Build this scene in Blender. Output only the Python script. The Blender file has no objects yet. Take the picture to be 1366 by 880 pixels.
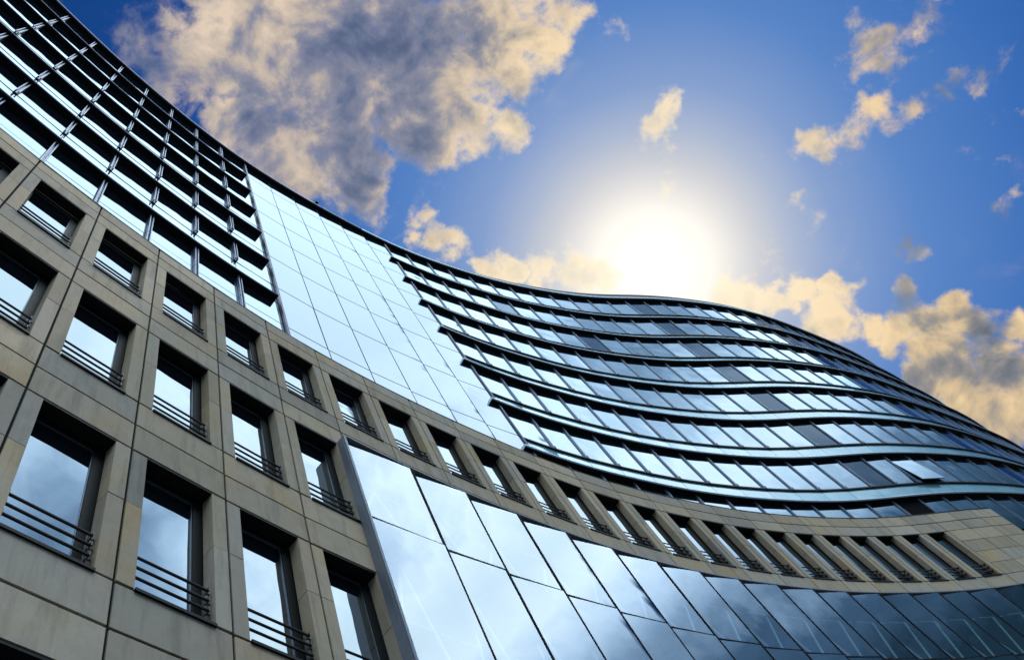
import bpy, bmesh, math, random
import numpy as np
from mathutils import Vector, Matrix
random.seed(7)
RNG = random.Random(11)
EYE = 1.6                       # camera height above the pavement; heights h below are above the eye

scene = bpy.context.scene
COL = scene.collection

# ------------------------------------------------------------------ facade plan curve
CTRL = np.array([[-4.655, -5.621], [-4.716, -0.418], [-4.358, 3.871], [-3.867, 7.209], [-2.748, 11.426], [-1.259, 15.828],
 [0.322, 18.984], [1.928, 21.909], [5.212, 26.518], [8.129, 29.304], [10.953, 32.724], [13.653, 36.499], [16.164, 41.577],
 [18.44, 46.299], [19.758, 51.187], [21.279, 56.007]])
def bspl(C, n=40):
    C = np.vstack([2*C[0]-C[1], C, 2*C[-1]-C[-2]]); out = []
    for i in range(len(C)-3):
        t = np.linspace(0, 1, n, endpoint=False)[:, None]
        b = [(1-t)**3/6, (3*t**3-6*t**2+4)/6, (-3*t**3+3*t**2+3*t+1)/6, t**3/6]
        out.append(sum(bb*c for bb, c in zip(b, C[i:i+4])))
    return np.vstack(out)
Q = bspl(CTRL)
S = np.concatenate([[0], np.cumsum(np.linalg.norm(np.diff(Q, axis=0), axis=1))])
T = np.gradient(Q, axis=0)
ker = np.ones(31)/31            # soften the tangent field a little
T = np.stack([np.convolve(np.pad(T[:, i], 15, mode='edge'), ker, mode='valid') for i in (0, 1)], 1)
T /= np.linalg.norm(T, axis=1)[:, None]
SMAX = float(S[-1])
def frame(s):
    sc = min(max(s, 0), SMAX)
    p = np.array([np.interp(sc, S, Q[:, 0]), np.interp(sc, S, Q[:, 1])])
    t = np.array([np.interp(sc, S, T[:, 0]), np.interp(sc, S, T[:, 1])]); t /= np.linalg.norm(t)
    return p + t*(s-sc), t
def P(s, d, h):
    p, t = frame(s)
    return Vector((p[0]+t[1]*d, p[1]-t[0]*d, h+EYE))

# ------------------------------------------------------------------ material helpers
def newmat(name):
    m = bpy.data.materials.new(name); m.use_nodes = True
    nt = m.node_tree; nt.nodes.clear()
    out = nt.nodes.new('ShaderNodeOutputMaterial')
    b = nt.nodes.new('ShaderNodeBsdfPrincipled')
    nt.links.new(b.outputs[0], out.inputs[0])
    return m, nt, b
def setin(b, **kw):
    for k, v in kw.items():
        b.inputs[k.replace('_', ' ')].default_value = v
def N(nt, typ, **kw):
    n = nt.nodes.new(typ)
    for k, v in kw.items(): setattr(n, k, v)
    return n
def metal(name, col, metallic, rough, grain=.12, scale=30):
    m, nt, b = newmat(name)
    tc = N(nt, 'ShaderNodeTexCoord'); nz = N(nt, 'ShaderNodeTexNoise')
    nz.inputs['Scale'].default_value = scale; nz.inputs['Detail'].default_value = 4
    nt.links.new(tc.outputs['Object'], nz.inputs['Vector'])
    mr = N(nt, 'ShaderNodeMapRange'); mr.inputs[3].default_value = max(rough-grain, .03); mr.inputs[4].default_value = rough+grain
    nt.links.new(nz.outputs[0], mr.inputs[0]); nt.links.new(mr.outputs[0], b.inputs['Roughness'])
    setin(b, Base_Color=(*col, 1), Metallic=metallic)
    return m
def glassmat(name, tint, ior, body, rough=.0, wob=.010, see=False):
    """sun-control glass: dark body, strong clear reflection, faint roller-wave distortion"""
    m, nt, b = newmat(name)
    nt.nodes.remove(b)
    out = [n for n in nt.nodes if n.type == 'OUTPUT_MATERIAL'][0]
    tc = N(nt, 'ShaderNodeTexCoord'); nz = N(nt, 'ShaderNodeTexNoise')
    nz.inputs['Scale'].default_value = .9; nz.inputs['Detail'].default_value = 1.5
    nt.links.new(tc.outputs['Object'], nz.inputs['Vector'])
    bp = N(nt, 'ShaderNodeBump'); bp.inputs['Strength'].default_value = 1; bp.inputs['Distance'].default_value = wob
    nt.links.new(nz.outputs[0], bp.inputs['Height'])
    df = N(nt, 'ShaderNodeBsdfTransparent' if see else 'ShaderNodeBsdfDiffuse'); df.inputs[0].default_value = (*body, 1)
    gl = N(nt, 'ShaderNodeBsdfGlossy'); gl.inputs['Color'].default_value = (*tint, 1); gl.inputs['Roughness'].default_value = rough
    nt.links.new(bp.outputs[0], gl.inputs['Normal'])
    fr = N(nt, 'ShaderNodeFresnel'); fr.inputs[0].default_value = ior
    fo = fr.outputs[0]
    if see:                                     # the rear face of the sheet only lets light through
        ge = N(nt, 'ShaderNodeNewGeometry'); iv = N(nt, 'ShaderNodeMath', operation='SUBTRACT'); iv.inputs[0].default_value = 1
        nt.links.new(ge.outputs['Backfacing'], iv.inputs[1]); mu = N(nt, 'ShaderNodeMath', operation='MULTIPLY')
        nt.links.new(fr.outputs[0], mu.inputs[0]); nt.links.new(iv.outputs[0], mu.inputs[1]); fo = mu.outputs[0]
    mx = N(nt, 'ShaderNodeMixShader')
    nt.links.new(fo, mx.inputs[0]); nt.links.new(df.outputs[0], mx.inputs[1]); nt.links.new(gl.outputs[0], mx.inputs[2])
    nt.links.new(mx.outputs[0], out.inputs[0])
    return m

def stonemat():
    m, nt, b = newmat('sandstone')
    tc = N(nt, 'ShaderNodeTexCoord')
    at = N(nt, 'ShaderNodeAttribute', attribute_name='tone')
    def noise(scale, detail, rough=.55, vec=None):
        n = N(nt, 'ShaderNodeTexNoise'); n.inputs['Scale'].default_value = scale; n.inputs['Detail'].default_value = detail; n.inputs['Roughness'].default_value = rough
        nt.links.new(vec or tc.outputs['Object'], n.inputs['Vector']); return n
    # per slab offset so stains do not run through joints
    add = N(nt, 'ShaderNodeVectorMath', operation='MULTIPLY_ADD'); add.inputs[1].default_value = (1, 1, 1)
    sc = N(nt, 'ShaderNodeVectorMath', operation='SCALE'); sc.inputs['Scale'].default_value = 37
    nt.links.new(at.outputs['Color'], sc.inputs[0]); nt.links.new(tc.outputs['Object'], add.inputs[0]); nt.links.new(sc.outputs[0], add.inputs[2])
    big = noise(1.1, 5, .6, add.outputs[0]); mid = noise(5, 6, .65); fine = noise(70, 4, .7)
    r1 = N(nt, 'ShaderNodeValToRGB'); r1.color_ramp.elements[0].position = .36; r1.color_ramp.elements[0].color = (.36, .30, .215, 1)
    r1.color_ramp.elements[1].position = .68; r1.color_ramp.elements[1].color = (.41, .30, .165, 1)
    e = r1.color_ramp.elements.new(.5); e.color = (.39, .32, .23, 1)
    nt.links.new(big.outputs[0], r1.inputs[0])
    mul = N(nt, 'ShaderNodeMix', data_type='RGBA', blend_type='MULTIPLY'); mul.inputs[0].default_value = 1
    sep = N(nt, 'ShaderNodeSeparateColor'); nt.links.new(at.outputs['Color'], sep.inputs[0])
    t = N(nt, 'ShaderNodeMapRange'); t.inputs[3].default_value = .76; t.inputs[4].default_value = 1.16; nt.links.new(sep.outputs[0], t.inputs[0])
    t2 = N(nt, 'ShaderNodeMapRange'); t2.inputs[3].default_value = .80; t2.inputs[4].default_value = 1.14; nt.links.new(mid.outputs[0], t2.inputs[0])
    t3 = N(nt, 'ShaderNodeMapRange'); t3.inputs[3].default_value = .82; t3.inputs[4].default_value = 1.16; nt.links.new(fine.outputs[0], t3.inputs[0])
    m1 = N(nt, 'ShaderNodeMath', operation='MULTIPLY'); nt.links.new(t.outputs[0], m1.inputs[0]); nt.links.new(t2.outputs[0], m1.inputs[1])
    m2 = N(nt, 'ShaderNodeMath', operation='MULTIPLY'); nt.links.new(m1.outputs[0], m2.inputs[0]); nt.links.new(t3.outputs[0], m2.inputs[1])
    mp = N(nt, 'ShaderNodeMapping'); mp.inputs['Scale'].default_value = (5, 5, .45); nt.links.new(add.outputs[0], mp.inputs['Vector'])
    stk = noise(1.0, 6, .7, mp.outputs[0]); t4 = N(nt, 'ShaderNodeMapRange'); t4.inputs[1].default_value = .5; t4.inputs[2].default_value = .78; t4.inputs[3].default_value = 1.03; t4.inputs[4].default_value = .56
    nt.links.new(stk.outputs[0], t4.inputs[0]); m3 = N(nt, 'ShaderNodeMath', operation='MULTIPLY'); nt.links.new(m2.outputs[0], m3.inputs[0]); nt.links.new(t4.outputs[0], m3.inputs[1])
    gm = N(nt, 'ShaderNodeMix', data_type='RGBA'); gm.inputs[7].default_value = (.315, .305, .285, 1)
    gf = N(nt, 'ShaderNodeMapRange'); gf.inputs[1].default_value = .35; gf.inputs[2].default_value = 1; gf.inputs[3].default_value = 0; gf.inputs[4].default_value = .55
    nt.links.new(sep.outputs[1], gf.inputs[0]); nt.links.new(gf.outputs[0], gm.inputs[0]); nt.links.new(r1.outputs[0], gm.inputs[6])
    nt.links.new(gm.outputs[2], mul.inputs[6]); nt.links.new(m3.outputs[0], mul.inputs[7])
    nt.links.new(mul.outputs[2], b.inputs['Base Color'])
    bp = N(nt, 'ShaderNodeBump'); bp.inputs['Strength'].default_value = .25; bp.inputs['Distance'].default_value = .004
    nt.links.new(fine.outputs[0], bp.inputs['Height']); nt.links.new(bp.outputs[0], b.inputs['Normal'])
    setin(b, Roughness=.8); b.inputs['Specular IOR Level'].default_value = .3
    return m

STONE = stonemat()
CORE = metal('dark_backing', (.012, .012, .014), 0, .8)
SOFFIT = metal('black_coated_metal', (.004, .0045, .006), 0, .6)
SOFFIT.node_tree.nodes['Principled BSDF'].inputs['Specular IOR Level'].default_value = .15
NOSE = metal('brushed_aluminium', (.40, .52, .62), .8, .34, .02, 4)
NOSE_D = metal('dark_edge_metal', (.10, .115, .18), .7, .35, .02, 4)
FIN = metal('grey_aluminium', (.21, .26, .35), .6, .40, .1, 20)
FIN_L = metal('anodised_aluminium', (.17, .21, .30), .6, .42, .1, 20)
FRAME = metal('dark_bronze_frame', (.009, .011, .011), .1, .45)
for m_ in (FRAME, CORE): m_.node_tree.nodes['Principled BSDF'].inputs['Specular IOR Level'].default_value = .08
BEAD = metal('window_bead', (.10, .13, .18), .6, .35)
RAILM = metal('black_railing_paint', (.008, .008, .010), 0, .45)
SIDE = metal('zinc_edge_sheet', (.16, .18, .22), .35, .5, .1, 8)
G_WIN = glassmat('clear_window_glass', (.74, .86, .96), 3.0, (.005, .008, .012))
G_UP = glassmat('coated_upper_glass', (.76, .90, 1), 2.85, (.006, .010, .016))
G_UPD = glassmat('uncoated_dark_glass', (.40, .52, .68), 1.38, (.006, .011, .018))
G_OPEN = metal('open_window_void', (.005, .006, .008), 0, .9)
G_OPEN.node_tree.nodes['Principled BSDF'].inputs['Specular IOR Level'].default_value = .05
G_BIG = glassmat('coated_atrium_glass', (.63, .74, .86), 3.1, (.006, .010, .016), wob=.004)
G_BOX = glassmat('lower_wall_glass', (.80, .9, 1), 2.9, (.70, .78, .80), see=True, wob=.005)
G_SP = glassmat('enamelled_spandrel_glass', (.85, .95, 1), 1.9, (.20, .36, .41), .06)

# ------------------------------------------------------------------ mesh helpers
def link(name, bm, mats, parent=None, smooth=False):
    me = bpy.data.meshes.new(name); bm.normal_update(); bm.to_mesh(me); bm.free()
    for m in (mats if isinstance(mats, (list, tuple)) else [mats]): me.materials.append(m)
    if smooth:
        for f in me.polygons: f.use_smooth = True
    o = bpy.data.objects.new(name, me); COL.objects.link(o)
    if parent: o.parent = parent
    return o
def hexa(bm, v, mi=0, tone=None, lay=None):
    vs = [bm.verts.new(x) for x in v]
    for idx in ((0, 3, 2, 1), (4, 5, 6, 7), (0, 1, 5, 4), (1, 2, 6, 5), (2, 3, 7, 6), (3, 0, 4, 7)):
        f = bm.faces.new([vs[i] for i in idx]); f.material_index = mi
        if lay is not None:
            for l in f.loops: l[lay] = tone
def blk(bm, s0, s1, d0, d1, h0, h1, mi=0, tone=None, lay=None):
    hexa(bm, [P(s0, d0, h0), P(s1, d0, h0), P(s1, d1, h0), P(s0, d1, h0), P(s0, d0, h1), P(s1, d0, h1), P(s1, d1, h1), P(s0, d1, h1)], mi, tone, lay)
def sweep(bm, prof, s0, s1, step=.35, mats=None, cap=0, sm=None):
    n = max(1, int(math.ceil((s1-s0)/step))); rings = []
    for i in range(n+1):
        s = s0+(s1-s0)*i/n
        rings.append([bm.verts.new(P(s, d, h)) for d, h in prof])
    k = len(prof)
    for a, b in zip(rings[:-1], rings[1:]):
        for j in range(k):
            f = bm.faces.new([a[j], a[(j+1) % k], b[(j+1) % k], b[j]])
            if mats: f.material_index = mats[j]
            if sm is not None and mats[j] == sm: f.smooth = True
    f = bm.faces.new(rings[0]); f.material_index = cap
    f = bm.faces.new(rings[-1][::-1]); f.material_index = cap

# ------------------------------------------------------------------ camera
RM = np.array([[0.7414670240483553, -0.670989308595059, 0.0], [0.5802520476870995, 0.6411991271475918, 0.5021665465760282], [-0.3369483838866175, -0.37233993486636724, 0.8647709289169623]])
FPX = 1080.
cam = bpy.data.cameras.new('camera'); co = bpy.data.objects.new('camera', cam); COL.objects.link(co)
mw = Matrix.Identity(4)
for i in range(3):
    mw[i][0] = RM[i, 0]; mw[i][1] = -RM[i, 1]; mw[i][2] = -RM[i, 2]
mw.translation = Vector((0, 0, EYE)); co.matrix_world = mw
cam.sensor_width = 36; cam.lens = FPX/1366*36; cam.clip_end = 5000; cam.clip_start = .05
scene.camera = co
def pixel_area(pts):
    """area in photo pixels of a quad of world points, clipped to the frame (used only to rank pieces by size)"""
    out = []
    for p in pts:
        c = np.array([p[0], p[1], p[2]-EYE]) @ RM
        if c[2] <= .1: return 0
        out.append((min(max(683+FPX*c[0]/c[2], 0), 1366), min(max(440+FPX*c[1]/c[2], 0), 880)))
    a = 0
    for (x0, y0), (x1, y1) in zip(out, out[1:]+out[:1]): a += x0*y1-x1*y0
    return abs(a)/2

# ------------------------------------------------------------------ the building
B = bpy.data.objects.new('office_building', None); COL.objects.link(B)
B.location = (-4.7, 0, 0)
B['label'] = 'S-curved office block of sandstone and mirrored glass with black sunshades under the sun'
B['category'] = 'building'
bpy.context.view_layer.update()
BINV = Matrix.Translation((4.7, 0, 0))
def part(name, bm, mats, parent=None, label=None, smooth=False):
    bmesh.ops.recalc_face_normals(bm, faces=bm.faces)
    if parent is None: bm.transform(BINV)
    o = link(name, bm, mats, parent or B, smooth)
    if parent is None: pass
    if label: o['label'] = label
    return o
def subpart(name, bm, mats, parent, smooth=False):
    bmesh.ops.recalc_face_normals(bm, faces=bm.faces)
    bm.transform(BINV)
    return link(name, bm, mats, parent, smooth)

# joint lines of the stone grid (index -> s) and of the glazing grid
JK = [(-8, -4.9), (0, 6.1), (5, 12.9), (10, 19.8), (12, 22.6), (15, 26.6), (17, 29.12), (23, 36.35), (26, 39.66), (30, 45)]
def jt(k): return float(np.interp(k, [a for a, _ in JK], [b for _, b in JK]))
GK = [(-8, -4.9), (0, 6.15), (5, 12.78), (11, 20.9), (12, 22.26), (52, 74.6)]
def gt(k): return float(np.interp(k, [a for a, _ in GK], [b for _, b in GK]))
SV1, SV7 = gt(5), gt(11)
K0, KEND = -7, 26
S_TOP, S_J = 17.96, 17.45
ROWS = [(16.93, 14.56), (13.35, 10.79), (9.53, 7.03), (5.77, 3.25)]
BAND_J = [13.96, 10.16, 6.39, 2.6]
BOX_S0, BOX_TOP, BOX_D = 12.68, 13.32, 0.0
def bd(s): return float(np.interp(s, [12.6, 16, 20, 24, 28, 36, 48], [.17, .19, .25, .35, .46, .68, 1.02]))
def PB(s, d, h): return P(s, d+bd(s), h)
GH, GV, GT = .042, .034, .011       # joint widths
DEP = .19

# -- stone cladding: slabs with open joints
bm = bmesh.new(); lay = bm.loops.layers.float_color.new('tone')
def slab(s0, s1, h0, h1, d0=-DEP, d1=0.0):
    v = RNG.random(); t = (min(max(RNG.gauss(.5, .22), 0), 1), RNG.random(), v, 1)
    j = RNG.uniform(-.003, .003)
    blk(bm, s0, s1, d0, d1+j, h0, h1, 0, t, lay)
def opening(k):
    a, b = jt(k), jt(k+1)
    return a+.155*(b-a), a+.845*(b-a)
for k in range(K0, KEND):
    a, b = jt(k)+GV/2, jt(k+1)-GV/2
    slab(a, b, S_J+GH/2, S_TOP); slab(a, b, ROWS[0][0]+GH/2, S_J-GH/2)
    inbox = jt(k+1) > BOX_S0+.6
    for r, (hd, sl) in enumerate(ROWS):
        if inbox and r > 0: break
        solid = k >= 23
        if solid:
            n = 4
            hs = [sl + (hd-sl)*i/n for i in range(n+1)]
            for h0, h1 in zip(hs[:-1], hs[1:]): slab(a, b, h0+GT/2+.004, h1-GT/2-.004)
        else:
            o0, o1 = opening(k); m = hd-.45*(hd-sl)
            for (x0, x1) in ((a, o0), (o1, b)):
                slab(x0, x1, m+GT/2, hd-GH/2); slab(x0, x1, sl+GH/2, m-GT/2)
        slab(a, b, BAND_J[r]+GH/2, sl-GH/2)
        lo = ROWS[r+1][0] if r < 3 else 1.4
        if inbox: lo = BOX_TOP+.05-GH/2
        slab(a, b, lo+GH/2, BAND_J[r]-GH/2)
    if not inbox:
        slab(a, b, -.2, 1.4-GH/2); slab(a, b, -1.6, -.2-GH/2)
part('stone_cladding', bm, STONE)
bm = bmesh.new()                                  # black gaskets recessed in the open joints
def hgasket(h, k0, k1, dd=0.0):
    for k in range(k0, k1): blk(bm, jt(k), jt(k+1), -.12, -.022+dd, h-.03, h+.03)
KB = max(k for k in range(K0, KEND) if jt(k+1) <= BOX_S0+.6)+1
hgasket(S_J, K0, KEND); hgasket(ROWS[0][0], K0, KEND)
for (hd, sl), bj in zip(ROWS, BAND_J):
    e = KEND if hd > 16 else KB
    hgasket(sl, K0, e); hgasket(bj, K0, e)
    if hd < 16: hgasket(hd, K0, KB)
for k in range(K0+1, KEND):
    lo = -1.5 if k < KB else BOX_TOP+.08
    blk(bm, jt(k)-.028, jt(k)+.028, -.121, -.024, lo, S_TOP-.03)
part('joint_gasket', bm, CORE)
# dark thin capping along the top of the stone and the dark structural core behind everything
bm = bmesh.new(); sweep(bm, [(-.20, S_TOP+.004), (.012, S_TOP+.004), (.012, S_TOP+.04), (-.20, S_TOP+.04)], jt(K0), jt(KEND)-.01)
part('stone_coping', bm, FRAME)
bm = bmesh.new()
sweep(bm, [(-1.5, -1.6), (-.32, -1.6), (-.32, S_TOP-.02), (-1.5, S_TOP-.02)], -5, BOX_S0+.03)
sweep(bm, [(-1.5, BOX_TOP+.06), (-.32, BOX_TOP+.06), (-.32, S_TOP-.02), (-1.5, S_TOP-.02)], BOX_S0+.03, jt(KEND)-.02)
sweep(bm, [(-1.5, -1.6), (-.84, -1.6), (-.84, 42.9), (-1.5, 42.9)], -5, 75, .5)
part('structural_core', bm, CORE)
# building mass behind the facade (roof and rear walls)
bm = bmesh.new()
fr = [P(s, -1.5, 0) for s in np.linspace(-5, 75, 60)]
bk = [Vector((-24, 78, 0)), Vector((-24, -5, 0))]
loop = fr+bk
for z in (EYE+42.9,):
    top = [bm.verts.new((p.x, p.y, z)) for p in loop]
    bot = [bm.verts.new((p.x, p.y, 0)) for p in loop]
    bm.faces.new(top)
    for i in range(len(loop)):
        j = (i+1) % len(loop); bm.faces.new([bot[i], bot[j], top[j], top[i]])
part('roof', bm, SIDE)

# -- punched windows in the stone
def stone_window(k, r):
    hd, sl = ROWS[r]; o0, o1 = opening(k)
    D0, D1 = -.31, -DEP-.004
    bm = bmesh.new()                                    # frame: added dark head panel, frame bars, thin inner bead
    f0, f1 = o0+.003, o1-.003
    blk(bm, o0-.02, f0+.05, D0, D1-.02, sl, hd); blk(bm, f1-.125, o1+.02, D0, D1-.012, sl, hd)
    blk(bm, f0+.051, f1-.126, D0, D1-.021, hd-.07, hd+.02); blk(bm, f0+.051, f1-.126, D0, D1-.022, sl-.02, sl+.075)
    blk(bm, f0, f1, D1+.002, -.006, hd-.022, hd+.018)                  # black panel added under the window head to make its soffit black
    blk(bm, f0+.052, f1-.127, D0+.01, D1-.030, hd-.088, hd-.071, 1)
    blk(bm, f1-.140, f1-.1265, D0+.01, D1-.031, sl+.076, hd-.089, 1)
    w = part('window', bm, [FRAME, BEAD])
    bm = bmesh.new()
    tl = RNG.gauss(0, .002); tw = RNG.gauss(0, .002)+(.034 if k > 5 else 0); g = D1-.040
    x0, x1, y0, y1 = f0+.051, f1-.141, sl+.076, hd-.089
    hexa(bm, [P(x0, D0, y0), P(x1, D0, y0), P(x1, g+tw, y0), P(x0, g, y0), P(x0, D0, y1), P(x1, D0, y1), P(x1, g+tl+tw, y1), P(x0, g+tl, y1)])
    subpart('pane', bm, G_WIN, w)
    bm = bmesh.new()
    sweep(bm, [(-.27, sl-.012), (.03, sl-.03), (.03, sl+.012), (-.27, sl+.03)], o0+.003, o1-.003, .5)
    subpart('sill', bm, FRAME, w)
    bm = bmesh.new()
    for hh in (.27, .43, .59):
        c = sl+hh
        prof = [(-.055+.017*math.cos(a), c+.017*math.sin(a)) for a in [i*math.pi/4 for i in range(8)]]
        sweep(bm, prof, o0+.004, o1-.05, .5)
        blk(bm, o1-.062, o1-.050, -.105, -.022, c-.030, c+.030)
        blk(bm, o1-.0495, o1-.002, -.10, -.085, c-.012, c+.012)
        blk(bm, o0+.002, o0+.0135, -.105, -.022, c-.026, c+.026)
    blk(bm, o1-.075, o1-.0625, -.125, -.11, sl+.2, sl+.66)
    subpart('railing', bm, RAILM, w)
for k in range(-4, 23): stone_window(k, 0)
for k in range(-2, 5):
    for r in (1, 2): stone_window(k, r)
for k in range(0, 4): stone_window(k, 3)

# -- upper glazed storeys
RAIL = [17.4, 20.68, 23.93, 27.22, 30.40, 33.50, 36.65, 39.90]
SH_R = [19.65, 22.84, 26.15, 29.45, 32.70, 35.90, 39.05, 42.3]
SH_L = [19.2, 22.3, 25.62, 28.92, 32.2, 35.5, 38.8, 42.3]
         # shelf / soffit height over window row i
GD = -.60
KEND_R = 50
panes = []          # (area, kind, build)
DARK = {(0, 23): 'o', (6, 15): 'd', (5, 18): 'd', (6, 26): 'd', (5, 30): 'd', (6, 11): 'n'}
mull = []
def pane_bm(s0, s1, h0, h1, tilt=0.0):
    bm = bmesh.new(); a = RNG.gauss(0, .0016)+tilt; b = RNG.gauss(0, .0016)
    b += .016*(s1-s0)
    if tilt < -.1: tilt = a = 0; lean = .24
    else: lean = 0
    hexa(bm, [P(s0, GD-.05+lean, h0), P(s1, GD-.05+lean, h0), P(s1, GD-.018+b+lean, h0), P(s0, GD-.018+lean, h0),
              P(s0, GD-.05, h1), P(s1, GD-.05, h1), P(s1, GD-.018+a+b, h1), P(s0, GD-.018+a, h1)])
    return bm
def mull_bm(s, h0, h1, wide):
    bm = bmesh.new(); dep = .055 if not wide else .10; g = .012 if not wide else .026
    w = .016 if not wide else .026
    blk(bm, s-g-w, s-g, GD-.02, GD+dep, h0, h1); blk(bm, s+g, s+g+w, GD-.02, GD+dep, h0, h1)
    blk(bm, s-g, s+g, GD-.02, GD+.03, h0, h1)
    for x in (() if wide else (s-g-w-.03, s+g+w+.004)):            # clips at the foot of the fin
        blk(bm, x, x+.026, GD+.01, GD+dep+.02, h0-.05, h0+.13)
    return bm
for sect, ks in (('l', range(-7, 5)), ('r', range(11, KEND_R))):
    for i in range(8):
        if sect == 'l' and i == 0: pass
        h0 = RAIL[i]+(.045 if sect == 'r' else .018); h1 = (SH_R if sect == 'r' else SH_L)[i]
        for k in ks:
            if i == 0 and gt(k+1) < 38.5: h0_ = 17.6
            else: h0_ = h0
            if sect == 'l' and i == 0: h1 = RAIL[1]-.02
            e_ = .065 if sect == 'l' else .032; s0, s1 = gt(k)+e_, gt(k+1)-e_
            kind = DARK.get((i, k), 'n')
            if i in (1,) and k == 25: kind = 't'
            if k == 23 and i > 0: kind = 'd'
            if kind == 'n' and sect == 'r' and RNG.random() < .05: kind = 'm'
            ar = pixel_area([P(s0, GD, h0_), P(s1, GD, h0_), P(s1, GD, h1), P(s0, GD, h1)])
            panes.append((ar, kind, s0, s1, h0_, h1))
        for k in ks:
            if k == 11 or k == -7: continue
            ar = pixel_area([P(gt(k)-.05, GD, h0), P(gt(k)+.05, GD, h0), P(gt(k)+.05, GD, h1), P(gt(k)-.05, GD, h1)])
            mull.append((ar, gt(k), h0, h1, sect == 'l'))
panes.sort(key=lambda x: -x[0]); mull.sort(key=lambda x: -x[0])
PM = {'n': G_UP, 'm': G_UP, 'd': G_UPD, 'o': G_OPEN, 't': G_UP}
PL = {'d': 'darker glass pane of the upper glazing', 'o': 'open black window gap in the upper glazing', 't': 'tilted open glass pane catching the bright sky'}
def bm_join(dst, src, mi):
    vm = {v: dst.verts.new(v.co) for v in src.verts}
    for f in src.faces:
        nf = dst.faces.new([vm[v] for v in f.verts]); nf.material_index = mi
    src.free()
rest = bmesh.new()
for n, (ar, kind, s0, s1, h0, h1) in enumerate(panes):
    b_ = pane_bm(s0, s1, h0, h1, -.30 if kind == 't' else (.004 if kind == 'm' else 0))
    if n < 100 or (kind in 'ot'): part('upper_pane', b_, PM[kind], label=PL.get(kind))
    else: bm_join(rest, b_, {'n': 0, 'm': 0, 'd': 1, 'o': 2, 't': 0}[kind])
o = part('upper_pane', rest, [G_UP, G_UPD, G_OPEN]); o['kind'] = 'stuff'
rest = bmesh.new()
for n, (ar, s, h0, h1, wide) in enumerate(mull):
    b_ = mull_bm(s, h0, h1, wide)
    if n < 100: part('mullion', b_, FIN_L if wide else FIN)
    else: bm_join(rest, b_, 1 if wide else 0)
o = part('mullion', rest, [FIN, FIN_L]); o['kind'] = 'stuff'

def nose_profile(h, dout, r=.08):
    pr = [(GD-.05, h), (dout-r, h)]
    for i in range(1, 8):
        a = -math.pi/2+math.pi*i/8
        pr.append((dout-r+r*math.cos(a), h+r+r*math.sin(a)))
    pr += [(dout-r, h+2*r), (GD-.05, h+2*r+.05)]
    return pr
for sect, sa, sb in (('l', -5, SV1), ('r', SV7, 75)):
    for i in range(7):
        if sect == 'l' and i == 0: continue
        r = RAIL[i+1]; h = (SH_R if sect == 'r' else SH_L)[i]
        x0, x1 = (sa, sb-.16) if sect == 'l' else (sa-.34, sb)
        bm = bmesh.new(); pr = nose_profile(h, GD+.21, .06) if sect == 'r' else nose_profile(h, GD+.222, .05)
        mats = [0]+[0]+[1]*8+[1, 0]
        sweep(bm, pr, x0, x1, .3, mats[:len(pr)], 1 if sect == 'r' else 0, 1)
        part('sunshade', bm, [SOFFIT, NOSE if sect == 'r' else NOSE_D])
        # spandrel panels, dark rail above
        bm = bmesh.new(); ks = range(-7, 5) if sect == 'l' else range(11, KEND_R)
        for k in ks:
            blk(bm, gt(k)+.009, gt(k+1)-.009, GD-.03, GD-.008+RNG.uniform(-.001, .001), h+.10, r-(.045 if sect == 'r' else .018))
        part('spandrel_band', bm, G_SP if sect == 'r' else G_UP)
        rd, rh = (.055, .04) if sect == 'r' else (.004, .016)
        bm = bmesh.new(); sweep(bm, [(GD-.05, r-rh), (GD+rd, r-rh), (GD+rd, r+rh), (GD-.05, r+rh)], gt(ks[0])+.02, (sb if sect == 'r' else SV1)-.02, .35)
        part('sill_rail', bm, FRAME)
# end fins beside the smooth glass
for s in (SV1, SV7):
    bm = bmesh.new()
    for a_, b_ in ((-.030, -.008), (.008, .030)): blk(bm, s+a_, s+b_, GD-.02, GD+.10, 17.99, 42.28)
    blk(bm, s-.0075, s+.0075, GD-.02, GD+.04, 17.99, 42.28)
    blk(bm, s-.05, s-.031, GD-.02, GD+.012, 17.99, 42.28, 1); blk(bm, s+.031, s+.05, GD-.02, GD+.012, 17.99, 42.28, 1)
    part('edge_fin', bm, [NOSE_D, FRAME])
# smooth glass between the shaded bays
for k in range(5, 11):
    for i in range(8):
        h0 = RAIL[i]+.010; h1 = RAIL[i+1]-.010 if i < 7 else 42.3
        s0, s1 = gt(k)+(.05 if k == 5 else .011), gt(k+1)-(.05 if k == 10 else .011)
        bm = bmesh.new(); a, b_, c = [RNG.gauss(0, .0022) for _ in range(3)]; a += (.036*min(1, (k-4.5)/2.5) if k < 9 else .050)
        hexa(bm, [P(s0, GD-.03, h0), P(s1, GD-.03, h0), P(s1, GD+a, h0), P(s0, GD, h0), P(s0, GD-.03, h1), P(s1, GD-.03, h1), P(s1, GD+a+c, h1), P(s0, GD+c, h1)])
        p_ = part('glass_panel', bm, G_BIG)
        bm = bmesh.new()
        hexa(bm, [P(s0, GD-.04, h1), P(s1, GD-.04, h1), P(s1, GD+a+c+.005, h1), P(s0, GD+c+.005, h1), P(s0, GD-.04, h1+.020), P(s1, GD-.04, h1+.020), P(s1, GD+a+c+.005, h1+.020), P(s0, GD+c+.005, h1+.020)])
        if k < 10: blk(bm, s1+.001, s1+.021, GD-.05, GD+a+.007, h0, h1+.02)
        subpart('gasket', bm, CORE, p_)
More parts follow.
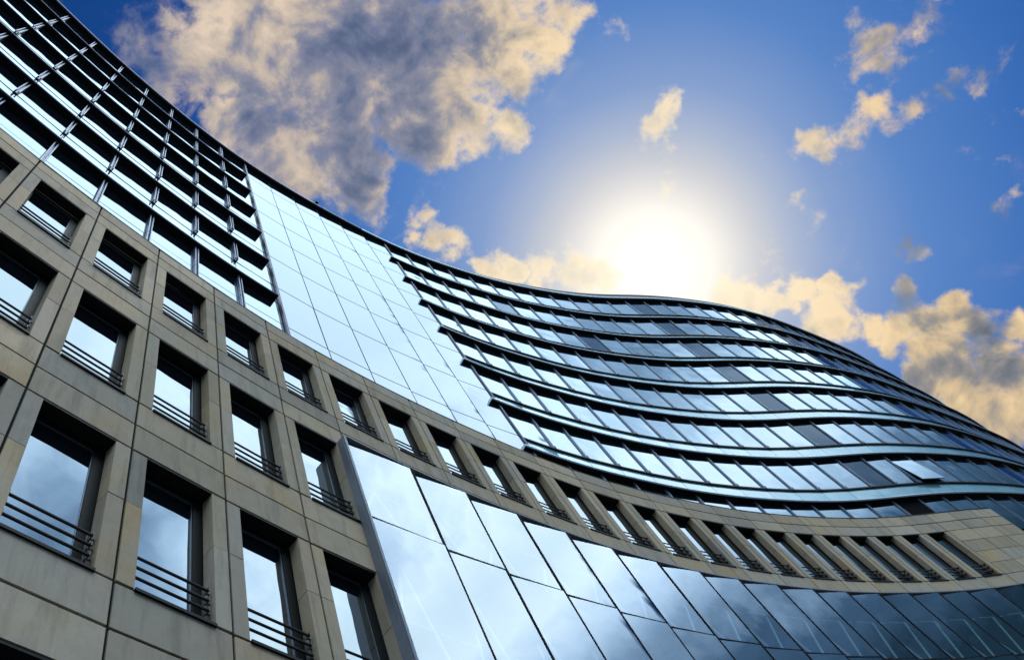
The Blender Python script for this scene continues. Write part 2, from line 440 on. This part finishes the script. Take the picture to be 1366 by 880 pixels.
# roof edge
bm = bmesh.new()
pr = [(GD-.08, 42.3), (-.45, 42.3)]
for i in range(1, 8):
    a = -math.pi/2+math.pi*i/8; pr.append((-.45+.1*math.cos(a), 42.42+.12*math.sin(a)))
pr += [(-.44, 42.545), (-.52, 42.9), (-.55, 43.5), (-.62, 43.56), (-1.5, 43.56), (-1.5, 42.9)]
mats = [0, 0]+[1]*7+[0, 0, 1, 0, 0, 0]
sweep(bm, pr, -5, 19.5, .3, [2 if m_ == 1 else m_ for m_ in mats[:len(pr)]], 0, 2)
sweep(bm, pr, 19.505, 75, .3, mats[:len(pr)], 0, 1)
part('cornice', bm, [SOFFIT, NOSE, NOSE_D])
bm = bmesh.new()
sweep(bm, [(-.62, 43.95), (-.57, 43.95), (-.57, 44.02), (-.62, 44.02)], 13.3, 16.9, .4)
for s in np.arange(13.4, 16.9, .85): blk(bm, s, s+.04, -.61, -.58, 43.55, 43.95)
part('roof_rail', bm, FIN)
bm = bmesh.new()
blk(bm, 17.05, 17.12, -.62, -.56, 43.55, 43.85); blk(bm, 17.0, 17.17, -.68, -.42, 43.85, 43.97)
part('roof_camera', bm, FRAME)

def blkb(bm, s0, s1, d0, d1, h0, h1, mi=0):
    hexa(bm, [PB(s0, d0, h0), PB(s1, d0, h0), PB(s1, d1, h0), PB(s0, d1, h0), PB(s0, d0, h1), PB(s1, d0, h1), PB(s1, d1, h1), PB(s0, d1, h1)], mi)
def sweepb(bm, prof, s0, s1, step):
    n = max(1, int(math.ceil((s1-s0)/step))); rings = []
    for i in range(n+1):
        q = s0+(s1-s0)*i/n; rings.append([bm.verts.new(PB(q, d, h)) for d, h in prof])
    k = len(prof)
    for a, b in zip(rings[:-1], rings[1:]):
        for j in range(k): bm.faces.new([a[j], a[(j+1) % k], b[(j+1) % k], b[j]])
    bm.faces.new(rings[0]); bm.faces.new(rings[-1][::-1])
# -- projecting lower glass wall
HB = [BOX_TOP, 10.82, 7.05, 3.4, -.3]
bk0 = BOX_S0+.10
BS = [bk0]+[jt(k) for k in range(6, 27)]+[41.0, 42.4, 43.8, 45.2, 46.6, 48]
for a, b in zip(BS[:-1], BS[1:]):
    for h1, h0 in zip(HB[:-1], HB[1:]):
        if a > 39 and h0 < 3: continue
        bm = bmesh.new(); x, y, z = [RNG.gauss(0, .003) for _ in range(3)]; x += .062
        hexa(bm, [PB(a+.026, BOX_D-.05, h0+.022), PB(b-.026, BOX_D-.05, h0+.022), PB(b-.026, BOX_D-.02+x, h0+.022), PB(a+.026, BOX_D-.02, h0+.022),
                  PB(a+.026, BOX_D-.05, h1-.022), PB(b-.026, BOX_D-.05, h1-.022), PB(b-.026, BOX_D-.02+x+y, h1-.022), PB(a+.026, BOX_D-.02+y, h1-.022)])
        p_ = part('lower_glass_panel', bm, G_BOX)
        bm = bmesh.new(); blkb(bm, b-.0255, b+.0255, BOX_D-.06, BOX_D+.052, h0, h1)
        hexa(bm, [PB(a+.027, BOX_D-.05, h0-.021), PB(b-.027, BOX_D-.05, h0-.021), PB(b-.027, BOX_D+.038, h0-.021), PB(a+.027, BOX_D-.01, h0-.021), PB(a+.027, BOX_D-.05, h0+.0215), PB(b-.027, BOX_D-.05, h0+.0215), PB(b-.027, BOX_D+.038, h0+.0215), PB(a+.027, BOX_D-.01, h0+.0215)])
        subpart('gasket', bm, CORE, p_)
bm = bmesh.new()
for h in HB[1:]: sweepb(bm, [(-.9, h-.10), (BOX_D-.12, h-.10), (BOX_D-.12, h+.08), (-.9, h+.08)], BOX_S0+.12, 48, .5)
sweepb(bm, [(-.9, BOX_TOP-.16), (BOX_D-.08, BOX_TOP-.16), (BOX_D-.08, BOX_TOP-.03), (-.9, BOX_TOP-.03)], BOX_S0+.12, 48, .5)
part('glass_wall_frame', bm, CORE)
BRACE = metal('white_painted_steel', (.75, .78, .8), 0, .5)
def rod(bm, a, b, r=.03, n=6):
    z = (b-a).normalized(); x = z.orthogonal().normalized(); y = z.cross(x)
    ra = [bm.verts.new(a+r*(math.cos(t)*x+math.sin(t)*y)) for t in [2*math.pi*i/n for i in range(n)]]
    rb = [bm.verts.new(b+r*(math.cos(t)*x+math.sin(t)*y)) for t in [2*math.pi*i/n for i in range(n)]]
    for i in range(n): bm.faces.new([ra[i], ra[(i+1) % n], rb[(i+1) % n], rb[i]])
    bm.faces.new(ra[::-1]); bm.faces.new(rb)
for a, b in zip(BS[:-1], BS[1:]):                 # bracing trusses just visible behind the lower glass
    bm = bmesh.new(); m = a+.55*(b-a); d = -.46
    rod(bm, PB(m, d, 12.7), PB(a+.12, d, 11.1)); rod(bm, PB(m, d, 12.7), PB(b-.1, d, 11.1)); rod(bm, PB(a+.1, d, 12.72), PB(b-.1, d, 12.68), .02)
    rod(bm, PB(m, d, 10.6), PB(a+.12, d, 7.3)); rod(bm, PB(m, d, 10.6), PB(b-.1, d, 7.3)); rod(bm, PB(a+.1, d, 9.1), PB(b-.1, d, 9.1), .02)
    part('brace', bm, BRACE)
bm = bmesh.new(); sweepb(bm, [(-1.0, BOX_TOP-.005), (BOX_D+.05, BOX_TOP-.005), (BOX_D+.05, BOX_TOP+.035), (-1.0, BOX_TOP+.035)], BOX_S0+.1, 48, .4)
part('glass_wall_cap', bm, SIDE)
bm = bmesh.new(); blkb(bm, BOX_S0+.035, BOX_S0+.085, -.44, BOX_D+.02, -1.6, BOX_TOP+.05, 0); blkb(bm, BOX_S0+.02, BOX_S0+.034, -.44, BOX_D-.02, -1.6, BOX_TOP+.04, 0)
blkb(bm, BOX_S0+.0855, BOX_S0+.10, BOX_D-.05, BOX_D+.012, -1.6, BOX_TOP+.03, 1)
part('side_trim', bm, [SIDE, NOSE])

# ------------------------------------------------------------------ ground
m, nt, b = newmat('street_paving')
tc = N(nt, 'ShaderNodeTexCoord'); nz = N(nt, 'ShaderNodeTexNoise'); nz.inputs['Scale'].default_value = .6; nz.inputs['Detail'].default_value = 8
nt.links.new(tc.outputs['Object'], nz.inputs['Vector'])
rp = N(nt, 'ShaderNodeValToRGB'); rp.color_ramp.elements[0].color = (.035, .035, .037, 1); rp.color_ramp.elements[1].color = (.065, .063, .06, 1)
nt.links.new(nz.outputs[0], rp.inputs[0]); nt.links.new(rp.outputs[0], b.inputs['Base Color']); setin(b, Roughness=.85)
bm = bmesh.new(); bmesh.ops.create_grid(bm, x_segments=1, y_segments=1, size=2500)
g = link('ground', bm, m); g['kind'] = 'structure'

# ------------------------------------------------------------------ sky
SUN_AZ, SUN_EL = 72.0, 55.0
def dirv(az, el):
    a, e = math.radians(az), math.radians(el)
    return (math.cos(e)*math.cos(a), math.cos(e)*math.sin(a), math.sin(e))
CLOUDS = [(142.55, 85.08, 3.77, 0.9), (94.12, 85.5, 4.99, 1), (79.58, 80.7, 5.5, 1), (47.16, 80.1, 5.57, 1), (54.23, 75.92, 6.02, 1), (46.19, 70.27, 4.57, 1), (43.9, 67.13, 2.86, 0.9), (104.43, 78.63, 3.89, 1), (115.6, 81.21, 3.3, 1), (91.92, 77.23, 3.71, 1), (94.65, 74.26, 2.53, 1), (70.06, 74.37, 3.74, 0.9), (63.75, 71.86, 3.5, 0.9), (63.88, 68.94, 2.28, 0.9), (52.31, 68.85, 2.95, 0.9), (86.31, 74.67, 2.02, 0.7), (53.51, 58.64, 1.38, 0.8), (87.76, 69.19, 1.35, 0.72), (88.07, 67.35, 1.26, 0.75), (92.02, 68.68, 1.04, 0.7), (45.15, 63.33, 1.34, 0.55), (52.74, 49.15, 1.21, 0.63), (51.01, 47.65, 1.27, 0.6), (49.36, 46.17, 1.33, 0.6), (48.33, 44.84, 1.21, 0.63), (46.87, 43.23, 1.19, 0.63), (45.6, 41.64, 1.31, 0.6), (44.46, 40.69, 0.97, 0.55), (44.39, 46.49, 1.5, 0.3), (42.32, 49.43, 1.46, 0.42), (58.84, 40.53, 1.16, 0.7), (53.6, 37.25, 1.16, 0.7), (50.96, 37.93, 0.68, 0.5), (62.46, 39.9, 0.99, 0.74), (59.0, 49.28, 0.9, 0.47), (87.15, 64.57, 1.27, 0.85), (84.81, 63.22, 1.59, 0.95), (81.89, 61.72, 1.69, 0.95), (79.13, 60.09, 1.79, 1), (77.28, 58.17, 1.79, 1), (70.06, 50.18, 1.41, 0.93), (69.51, 48.39, 1.32, 0.93), (68.55, 46.8, 1.3, 0.93), (66.59, 45.39, 1.21, 0.93), (64.91, 44.2, 1.19, 0.93), (64.96, 42.89, 1.31, 0.84), (67.9, 43.52, 1.86, 0.93), (67.22, 41.18, 1.64, 0.93), (66.35, 39.53, 1.78, 0.93), (63.96, 38.11, 1.66, 0.93), (62.35, 37.14, 1.43, 0.88), (62.44, 35.53, 1.6, 0.93), (61.49, 34.17, 1.36, 0.88), (65.54, 36.49, 2.06, 0.93), (63.87, 34.03, 1.65, 0.84), (68.38, 36.63, 1.74, 0.93), (67.5, 34.19, 1.85, 0.93), (65.68, 32.56, 1.46, 0.93), (66.8, 31.12, 1.6, 0.93), (68.65, 32.71, 1.82, 0.93), (64.58, 32.32, 1.29, 0.84), (50.35, 47.3, 1.15, 0.56), (49.56, 46.47, 1.15, 0.56), (48.78, 45.63, 1.15, 0.56), (47.99, 44.8, 1.15, 0.56), (47.21, 43.96, 1.15, 0.56), (46.42, 43.13, 1.15, 0.56), (45.64, 42.29, 1.15, 0.56), (44.85, 41.46, 1.15, 0.56), (43.2, 47.6, 1.0, 0.4), (44.6, 48.3, 1.0, 0.4), (46.0, 47.2, 1.0, 0.4), (45.2, 45.6, 1.0, 0.4)]
W = bpy.data.worlds.new('World'); scene.world = W; W.use_nodes = True
nt = W.node_tree; nt.nodes.clear()
def lk(a, b): nt.links.new(a, b)
def val(x): return x
def setsock(sock, x):
    if hasattr(x, 'links'): lk(x, sock)
    else: sock.default_value = x
def MA(op, a, b=0.0, c=0.0, clamp=False):
    n = N(nt, 'ShaderNodeMath', operation=op); n.use_clamp = clamp
    setsock(n.inputs[0], a); setsock(n.inputs[1], b); setsock(n.inputs[2], c); return n.outputs[0]
def MR(x, a, b, c=0.0, d=1.0, smooth=True):
    n = N(nt, 'ShaderNodeMapRange'); n.interpolation_type = 'SMOOTHSTEP' if smooth else 'LINEAR'
    setsock(n.inputs[0], x); n.inputs[1].default_value = a; n.inputs[2].default_value = b; n.inputs[3].default_value = c; n.inputs[4].default_value = d; return n.outputs[0]
def DOT(v, w):
    n = N(nt, 'ShaderNodeVectorMath', operation='DOT_PRODUCT'); lk(v, n.inputs[0]); n.inputs[1].default_value = w; return n.outputs['Value']
def NZ(v, scale, detail, rough=.55, dist=0, lac=2.0):
    n = N(nt, 'ShaderNodeTexNoise'); n.inputs['Scale'].default_value = scale; n.inputs['Detail'].default_value = detail
    n.inputs['Roughness'].default_value = rough; n.inputs['Distortion'].default_value = dist; n.inputs['Lacunarity'].default_value = lac; lk(v, n.inputs['Vector']); return n.outputs[0]
def MIX(f, a, b, mode='MIX'):
    n = N(nt, 'ShaderNodeMix', data_type='RGBA', blend_type=mode); n.clamp_factor = True
    setsock(n.inputs[0], f)
    for s, x in ((n.inputs[6], a), (n.inputs[7], b)):
        if isinstance(x, tuple): s.default_value = (*x, 1)
        else: lk(x, s)
    return n.outputs[2]
def RAMP(x, stops):
    n = N(nt, 'ShaderNodeValToRGB'); e = n.color_ramp.elements
    while len(e) < len(stops): e.new(.5)
    for i, (p, c) in enumerate(stops): e[i].position = p; e[i].color = (*c, 1)
    lk(x, n.inputs[0]); return n.outputs[0]
tc = N(nt, 'ShaderNodeTexCoord'); V = tc.outputs['Generated']
def WARP(v, scale, detail, amt):
    n = N(nt, 'ShaderNodeTexNoise'); n.inputs['Scale'].default_value = scale; n.inputs['Detail'].default_value = detail; lk(v, n.inputs['Vector'])
    a = N(nt, 'ShaderNodeVectorMath', operation='SUBTRACT'); lk(n.outputs['Color'], a.inputs[0]); a.inputs[1].default_value = (.5, .5, .5)
    b = N(nt, 'ShaderNodeVectorMath', operation='SCALE'); lk(a.outputs[0], b.inputs[0]); b.inputs['Scale'].default_value = amt
    c = N(nt, 'ShaderNodeVectorMath', operation='ADD'); lk(v, c.inputs[0]); lk(b.outputs[0], c.inputs[1]); return c.outputs[0]
VW = WARP(WARP(V, 10, 4, .065), 34, 5, .04)
sky = N(nt, 'ShaderNodeTexSky', sky_type='NISHITA'); sky.sun_disc = False
sky.sun_elevation = math.radians(SUN_EL); sky.sun_rotation = math.radians(90-SUN_AZ); sky.dust_density = .6; sky.ozone_density = 2.5
cs = DOT(V, dirv(SUN_AZ, SUN_EL))
ang = MA('MULTIPLY', MA('ARCCOSINE', MA('MINIMUM', cs, .99999)), 180/math.pi)
nh = NZ(V, 4.5, 3, .5)
ang = MA('MULTIPLY', ang, MA('ADD', .94, MA('MULTIPLY', nh, .12)))
a01 = MA('DIVIDE', ang, 60.0)
blue = RAMP(a01, [(0, (.96, .90, .78)), (.065, (.87, .83, .76)), (.09, (.73, .71, .69)), (.122, (.54, .56, .61)), (.16, (.36, .435, .60)), (.205, (.205, .32, .585)), (.285, (.082, .215, .54)), (.40, (.030, .138, .45)), (.53, (.008, .068, .29)), (.75, (.001, .036, .19))])
glow = MA('ADD', MA('MULTIPLY', MA('EXPONENT', MA('MULTIPLY', MA('POWER', MA('DIVIDE', ang, 3.8), 2), -1)), .22), MA('MULTIPLY', MA('EXPONENT', MA('DIVIDE', ang, -6.0)), .14))
# procedural clouds, laid out as soft masses in azimuth and elevation broken up by noise
field = None
for az, el, r, a in CLOUDS:
    n = N(nt, 'ShaderNodeVectorMath', operation='DISTANCE'); lk(VW, n.inputs[0]); n.inputs[1].default_value = dirv(az, el)
    f = MR(n.outputs['Value'], math.radians(r*1.75), math.radians(r*.1), 0, a)
    field = f if field is None else MA('SMOOTH_MAX', field, f, .12)
n1 = NZ(V, 9, 9, .60, .25); n2 = NZ(V, 26, 7, .62, .2); n3 = NZ(V, 5, 4, .5)
zz0 = DOT(V, (0, 0, 1))
brk = MA('ADD', MA('MULTIPLY', MA('SUBTRACT', n1, .5), 1.75), MA('MULTIPLY', MA('SUBTRACT', n2, .5), 1.2))
dens = MA('ADD', field, brk)
alpha = MR(dens, .30, .80)
nw = NZ(V, 3.5, 2, .5); wm = N(nt, 'ShaderNodeMapping'); wm.inputs['Scale'].default_value = (14, 22, 16); wm.inputs['Rotation'].default_value = (0, .4, .7); lk(V, wm.inputs['Vector'])
wisp = MA('MULTIPLY', MR(NZ(wm.outputs[0], 1.0, 8, .62, .6), .50, .74), MR(nw, .46, .62))
wisp = MA('MULTIPLY', wisp, MR(ang, 10, 22, 0, .55))
alpha = MA('MAXIMUM', alpha, wisp)
thick = MR(dens, .50, 1.05)
sh_ = N(nt, 'ShaderNodeVectorMath', operation='ADD'); lk(V, sh_.inputs[0]); sh_.inputs[1].default_value = tuple(x*.018 for x in dirv(SUN_AZ, SUN_EL-15))
rel = MA('SUBTRACT', NZ(V, 13, 6, .55, .3), NZ(sh_.outputs[0], 13, 6, .55, .3))
shade = MA('ADD', MA('MULTIPLY', thick, MR(zz0, .82, .70, .32, .24)), MA('MULTIPLY', rel, -2.0))
shade = MA('ADD', shade, MA('MULTIPLY', MA('SUBTRACT', n3, MR(zz0, .82, .70, .48, .46)), MR(zz0, .82, .70, 1.1, 1.9)))
sh2 = N(nt, 'ShaderNodeVectorMath', operation='ADD'); lk(V, sh2.inputs[0]); sh2.inputs[1].default_value = tuple(x*.05 for x in dirv(SUN_AZ, SUN_EL-5))
rel2 = MA('SUBTRACT', NZ(V, 7, 3, .5), NZ(sh2.outputs[0], 7, 3, .5))
shade = MA('ADD', shade, MA('MULTIPLY', rel2, MR(zz0, .82, .70, -1.6, -3.4)))
shade = MA('ADD', shade, MA('MULTIPLY', MA('SUBTRACT', n2, .5), -.35))
near = MR(ang, 19, 5)
low = MR(zz0, .82, .70)
shade = MA('ADD', shade, MA('MULTIPLY', low, .14))
high = MR(DOT(V, (0, 0, 1)), .91, .985)
shade = MA('ADD', shade, MA('MULTIPLY', high, .30))
ccol = RAMP(shade, [(0.0, (.88, .68, .42)), (.28, (.62, .50, .34)), (.52, (.30, .29, .30)), (.80, (.15, .18, .24)), (1, (.10, .13, .19))])
ccol = MIX(low, ccol, MIX(1.0, ccol, (1.0, .94, .83), 'MULTIPLY'))
ccol = MIX(high, ccol, MIX(1.0, ccol, (.86, .90, 1.12), 'MULTIPLY'))
ccol = MIX(MA('MULTIPLY', near, .68), ccol, (1.0, .88, .66))
front = MIX(alpha, blue, ccol)
nish = N(nt, 'ShaderNodeVectorMath', operation='SCALE'); lk(sky.outputs[0], nish.inputs[0]); nish.inputs['Scale'].default_value = .004
# added bright sky half, out of view, lights the facade and fills its glass
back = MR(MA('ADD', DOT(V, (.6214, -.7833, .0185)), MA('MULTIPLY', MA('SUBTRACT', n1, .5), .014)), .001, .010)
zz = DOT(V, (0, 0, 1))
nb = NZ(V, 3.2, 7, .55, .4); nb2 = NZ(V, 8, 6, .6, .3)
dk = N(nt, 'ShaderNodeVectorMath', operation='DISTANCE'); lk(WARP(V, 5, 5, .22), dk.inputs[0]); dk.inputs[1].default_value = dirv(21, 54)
dkc = MR(dk.outputs['Value'], .27, .05)  # added dark patch, dims what the lower stone windows mirror
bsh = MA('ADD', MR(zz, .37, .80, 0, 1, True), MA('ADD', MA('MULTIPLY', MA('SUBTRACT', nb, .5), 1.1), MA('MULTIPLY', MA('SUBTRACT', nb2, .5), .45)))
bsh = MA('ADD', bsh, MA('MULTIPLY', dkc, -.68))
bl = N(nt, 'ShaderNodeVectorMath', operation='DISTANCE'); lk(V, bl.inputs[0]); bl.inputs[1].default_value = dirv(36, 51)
bsh = MA('ADD', bsh, MA('MULTIPLY', MR(bl.outputs['Value'], .20, .04), .30))  # added bright patch for the lower glass wall to mirror
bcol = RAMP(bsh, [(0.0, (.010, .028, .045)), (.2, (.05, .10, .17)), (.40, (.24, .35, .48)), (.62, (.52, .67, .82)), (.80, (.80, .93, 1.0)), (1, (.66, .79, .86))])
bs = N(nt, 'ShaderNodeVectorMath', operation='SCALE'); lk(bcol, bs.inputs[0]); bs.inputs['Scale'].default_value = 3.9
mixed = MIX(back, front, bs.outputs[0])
gcol = N(nt, 'ShaderNodeVectorMath', operation='SCALE'); gcol.inputs[0].default_value = (1, .93, .78); lk(glow, gcol.inputs['Scale'])
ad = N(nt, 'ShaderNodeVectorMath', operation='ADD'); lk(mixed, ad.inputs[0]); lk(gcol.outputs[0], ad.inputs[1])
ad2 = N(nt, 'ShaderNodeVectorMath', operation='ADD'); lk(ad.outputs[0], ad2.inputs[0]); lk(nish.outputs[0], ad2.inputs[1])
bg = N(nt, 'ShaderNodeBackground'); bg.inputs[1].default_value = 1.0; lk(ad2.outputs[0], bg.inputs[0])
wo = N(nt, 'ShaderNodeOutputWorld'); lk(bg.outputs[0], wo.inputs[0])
W.cycles.sampling_method = 'MANUAL'; W.cycles.sample_map_resolution = 512

sl = bpy.data.lights.new('sun', 'SUN'); sl.energy = 3.0; sl.angle = math.radians(.5); sl.color = (1, .94, .84)
so = bpy.data.objects.new('sun', sl); COL.objects.link(so)
so.rotation_euler = Vector(dirv(SUN_AZ, SUN_EL)).to_track_quat('Z', 'Y').to_euler()

scene.view_settings.view_transform = 'Standard'; scene.view_settings.look = 'None'
scene.view_settings.gamma = 1; scene.view_settings.exposure = 0; scene.view_settings.use_curve_mapping = False
scene.render.engine = 'CYCLES'
scene.cycles.max_bounces = 6; scene.cycles.glossy_bounces = 4; scene.cycles.diffuse_bounces = 3
scene.cycles.use_denoising = True
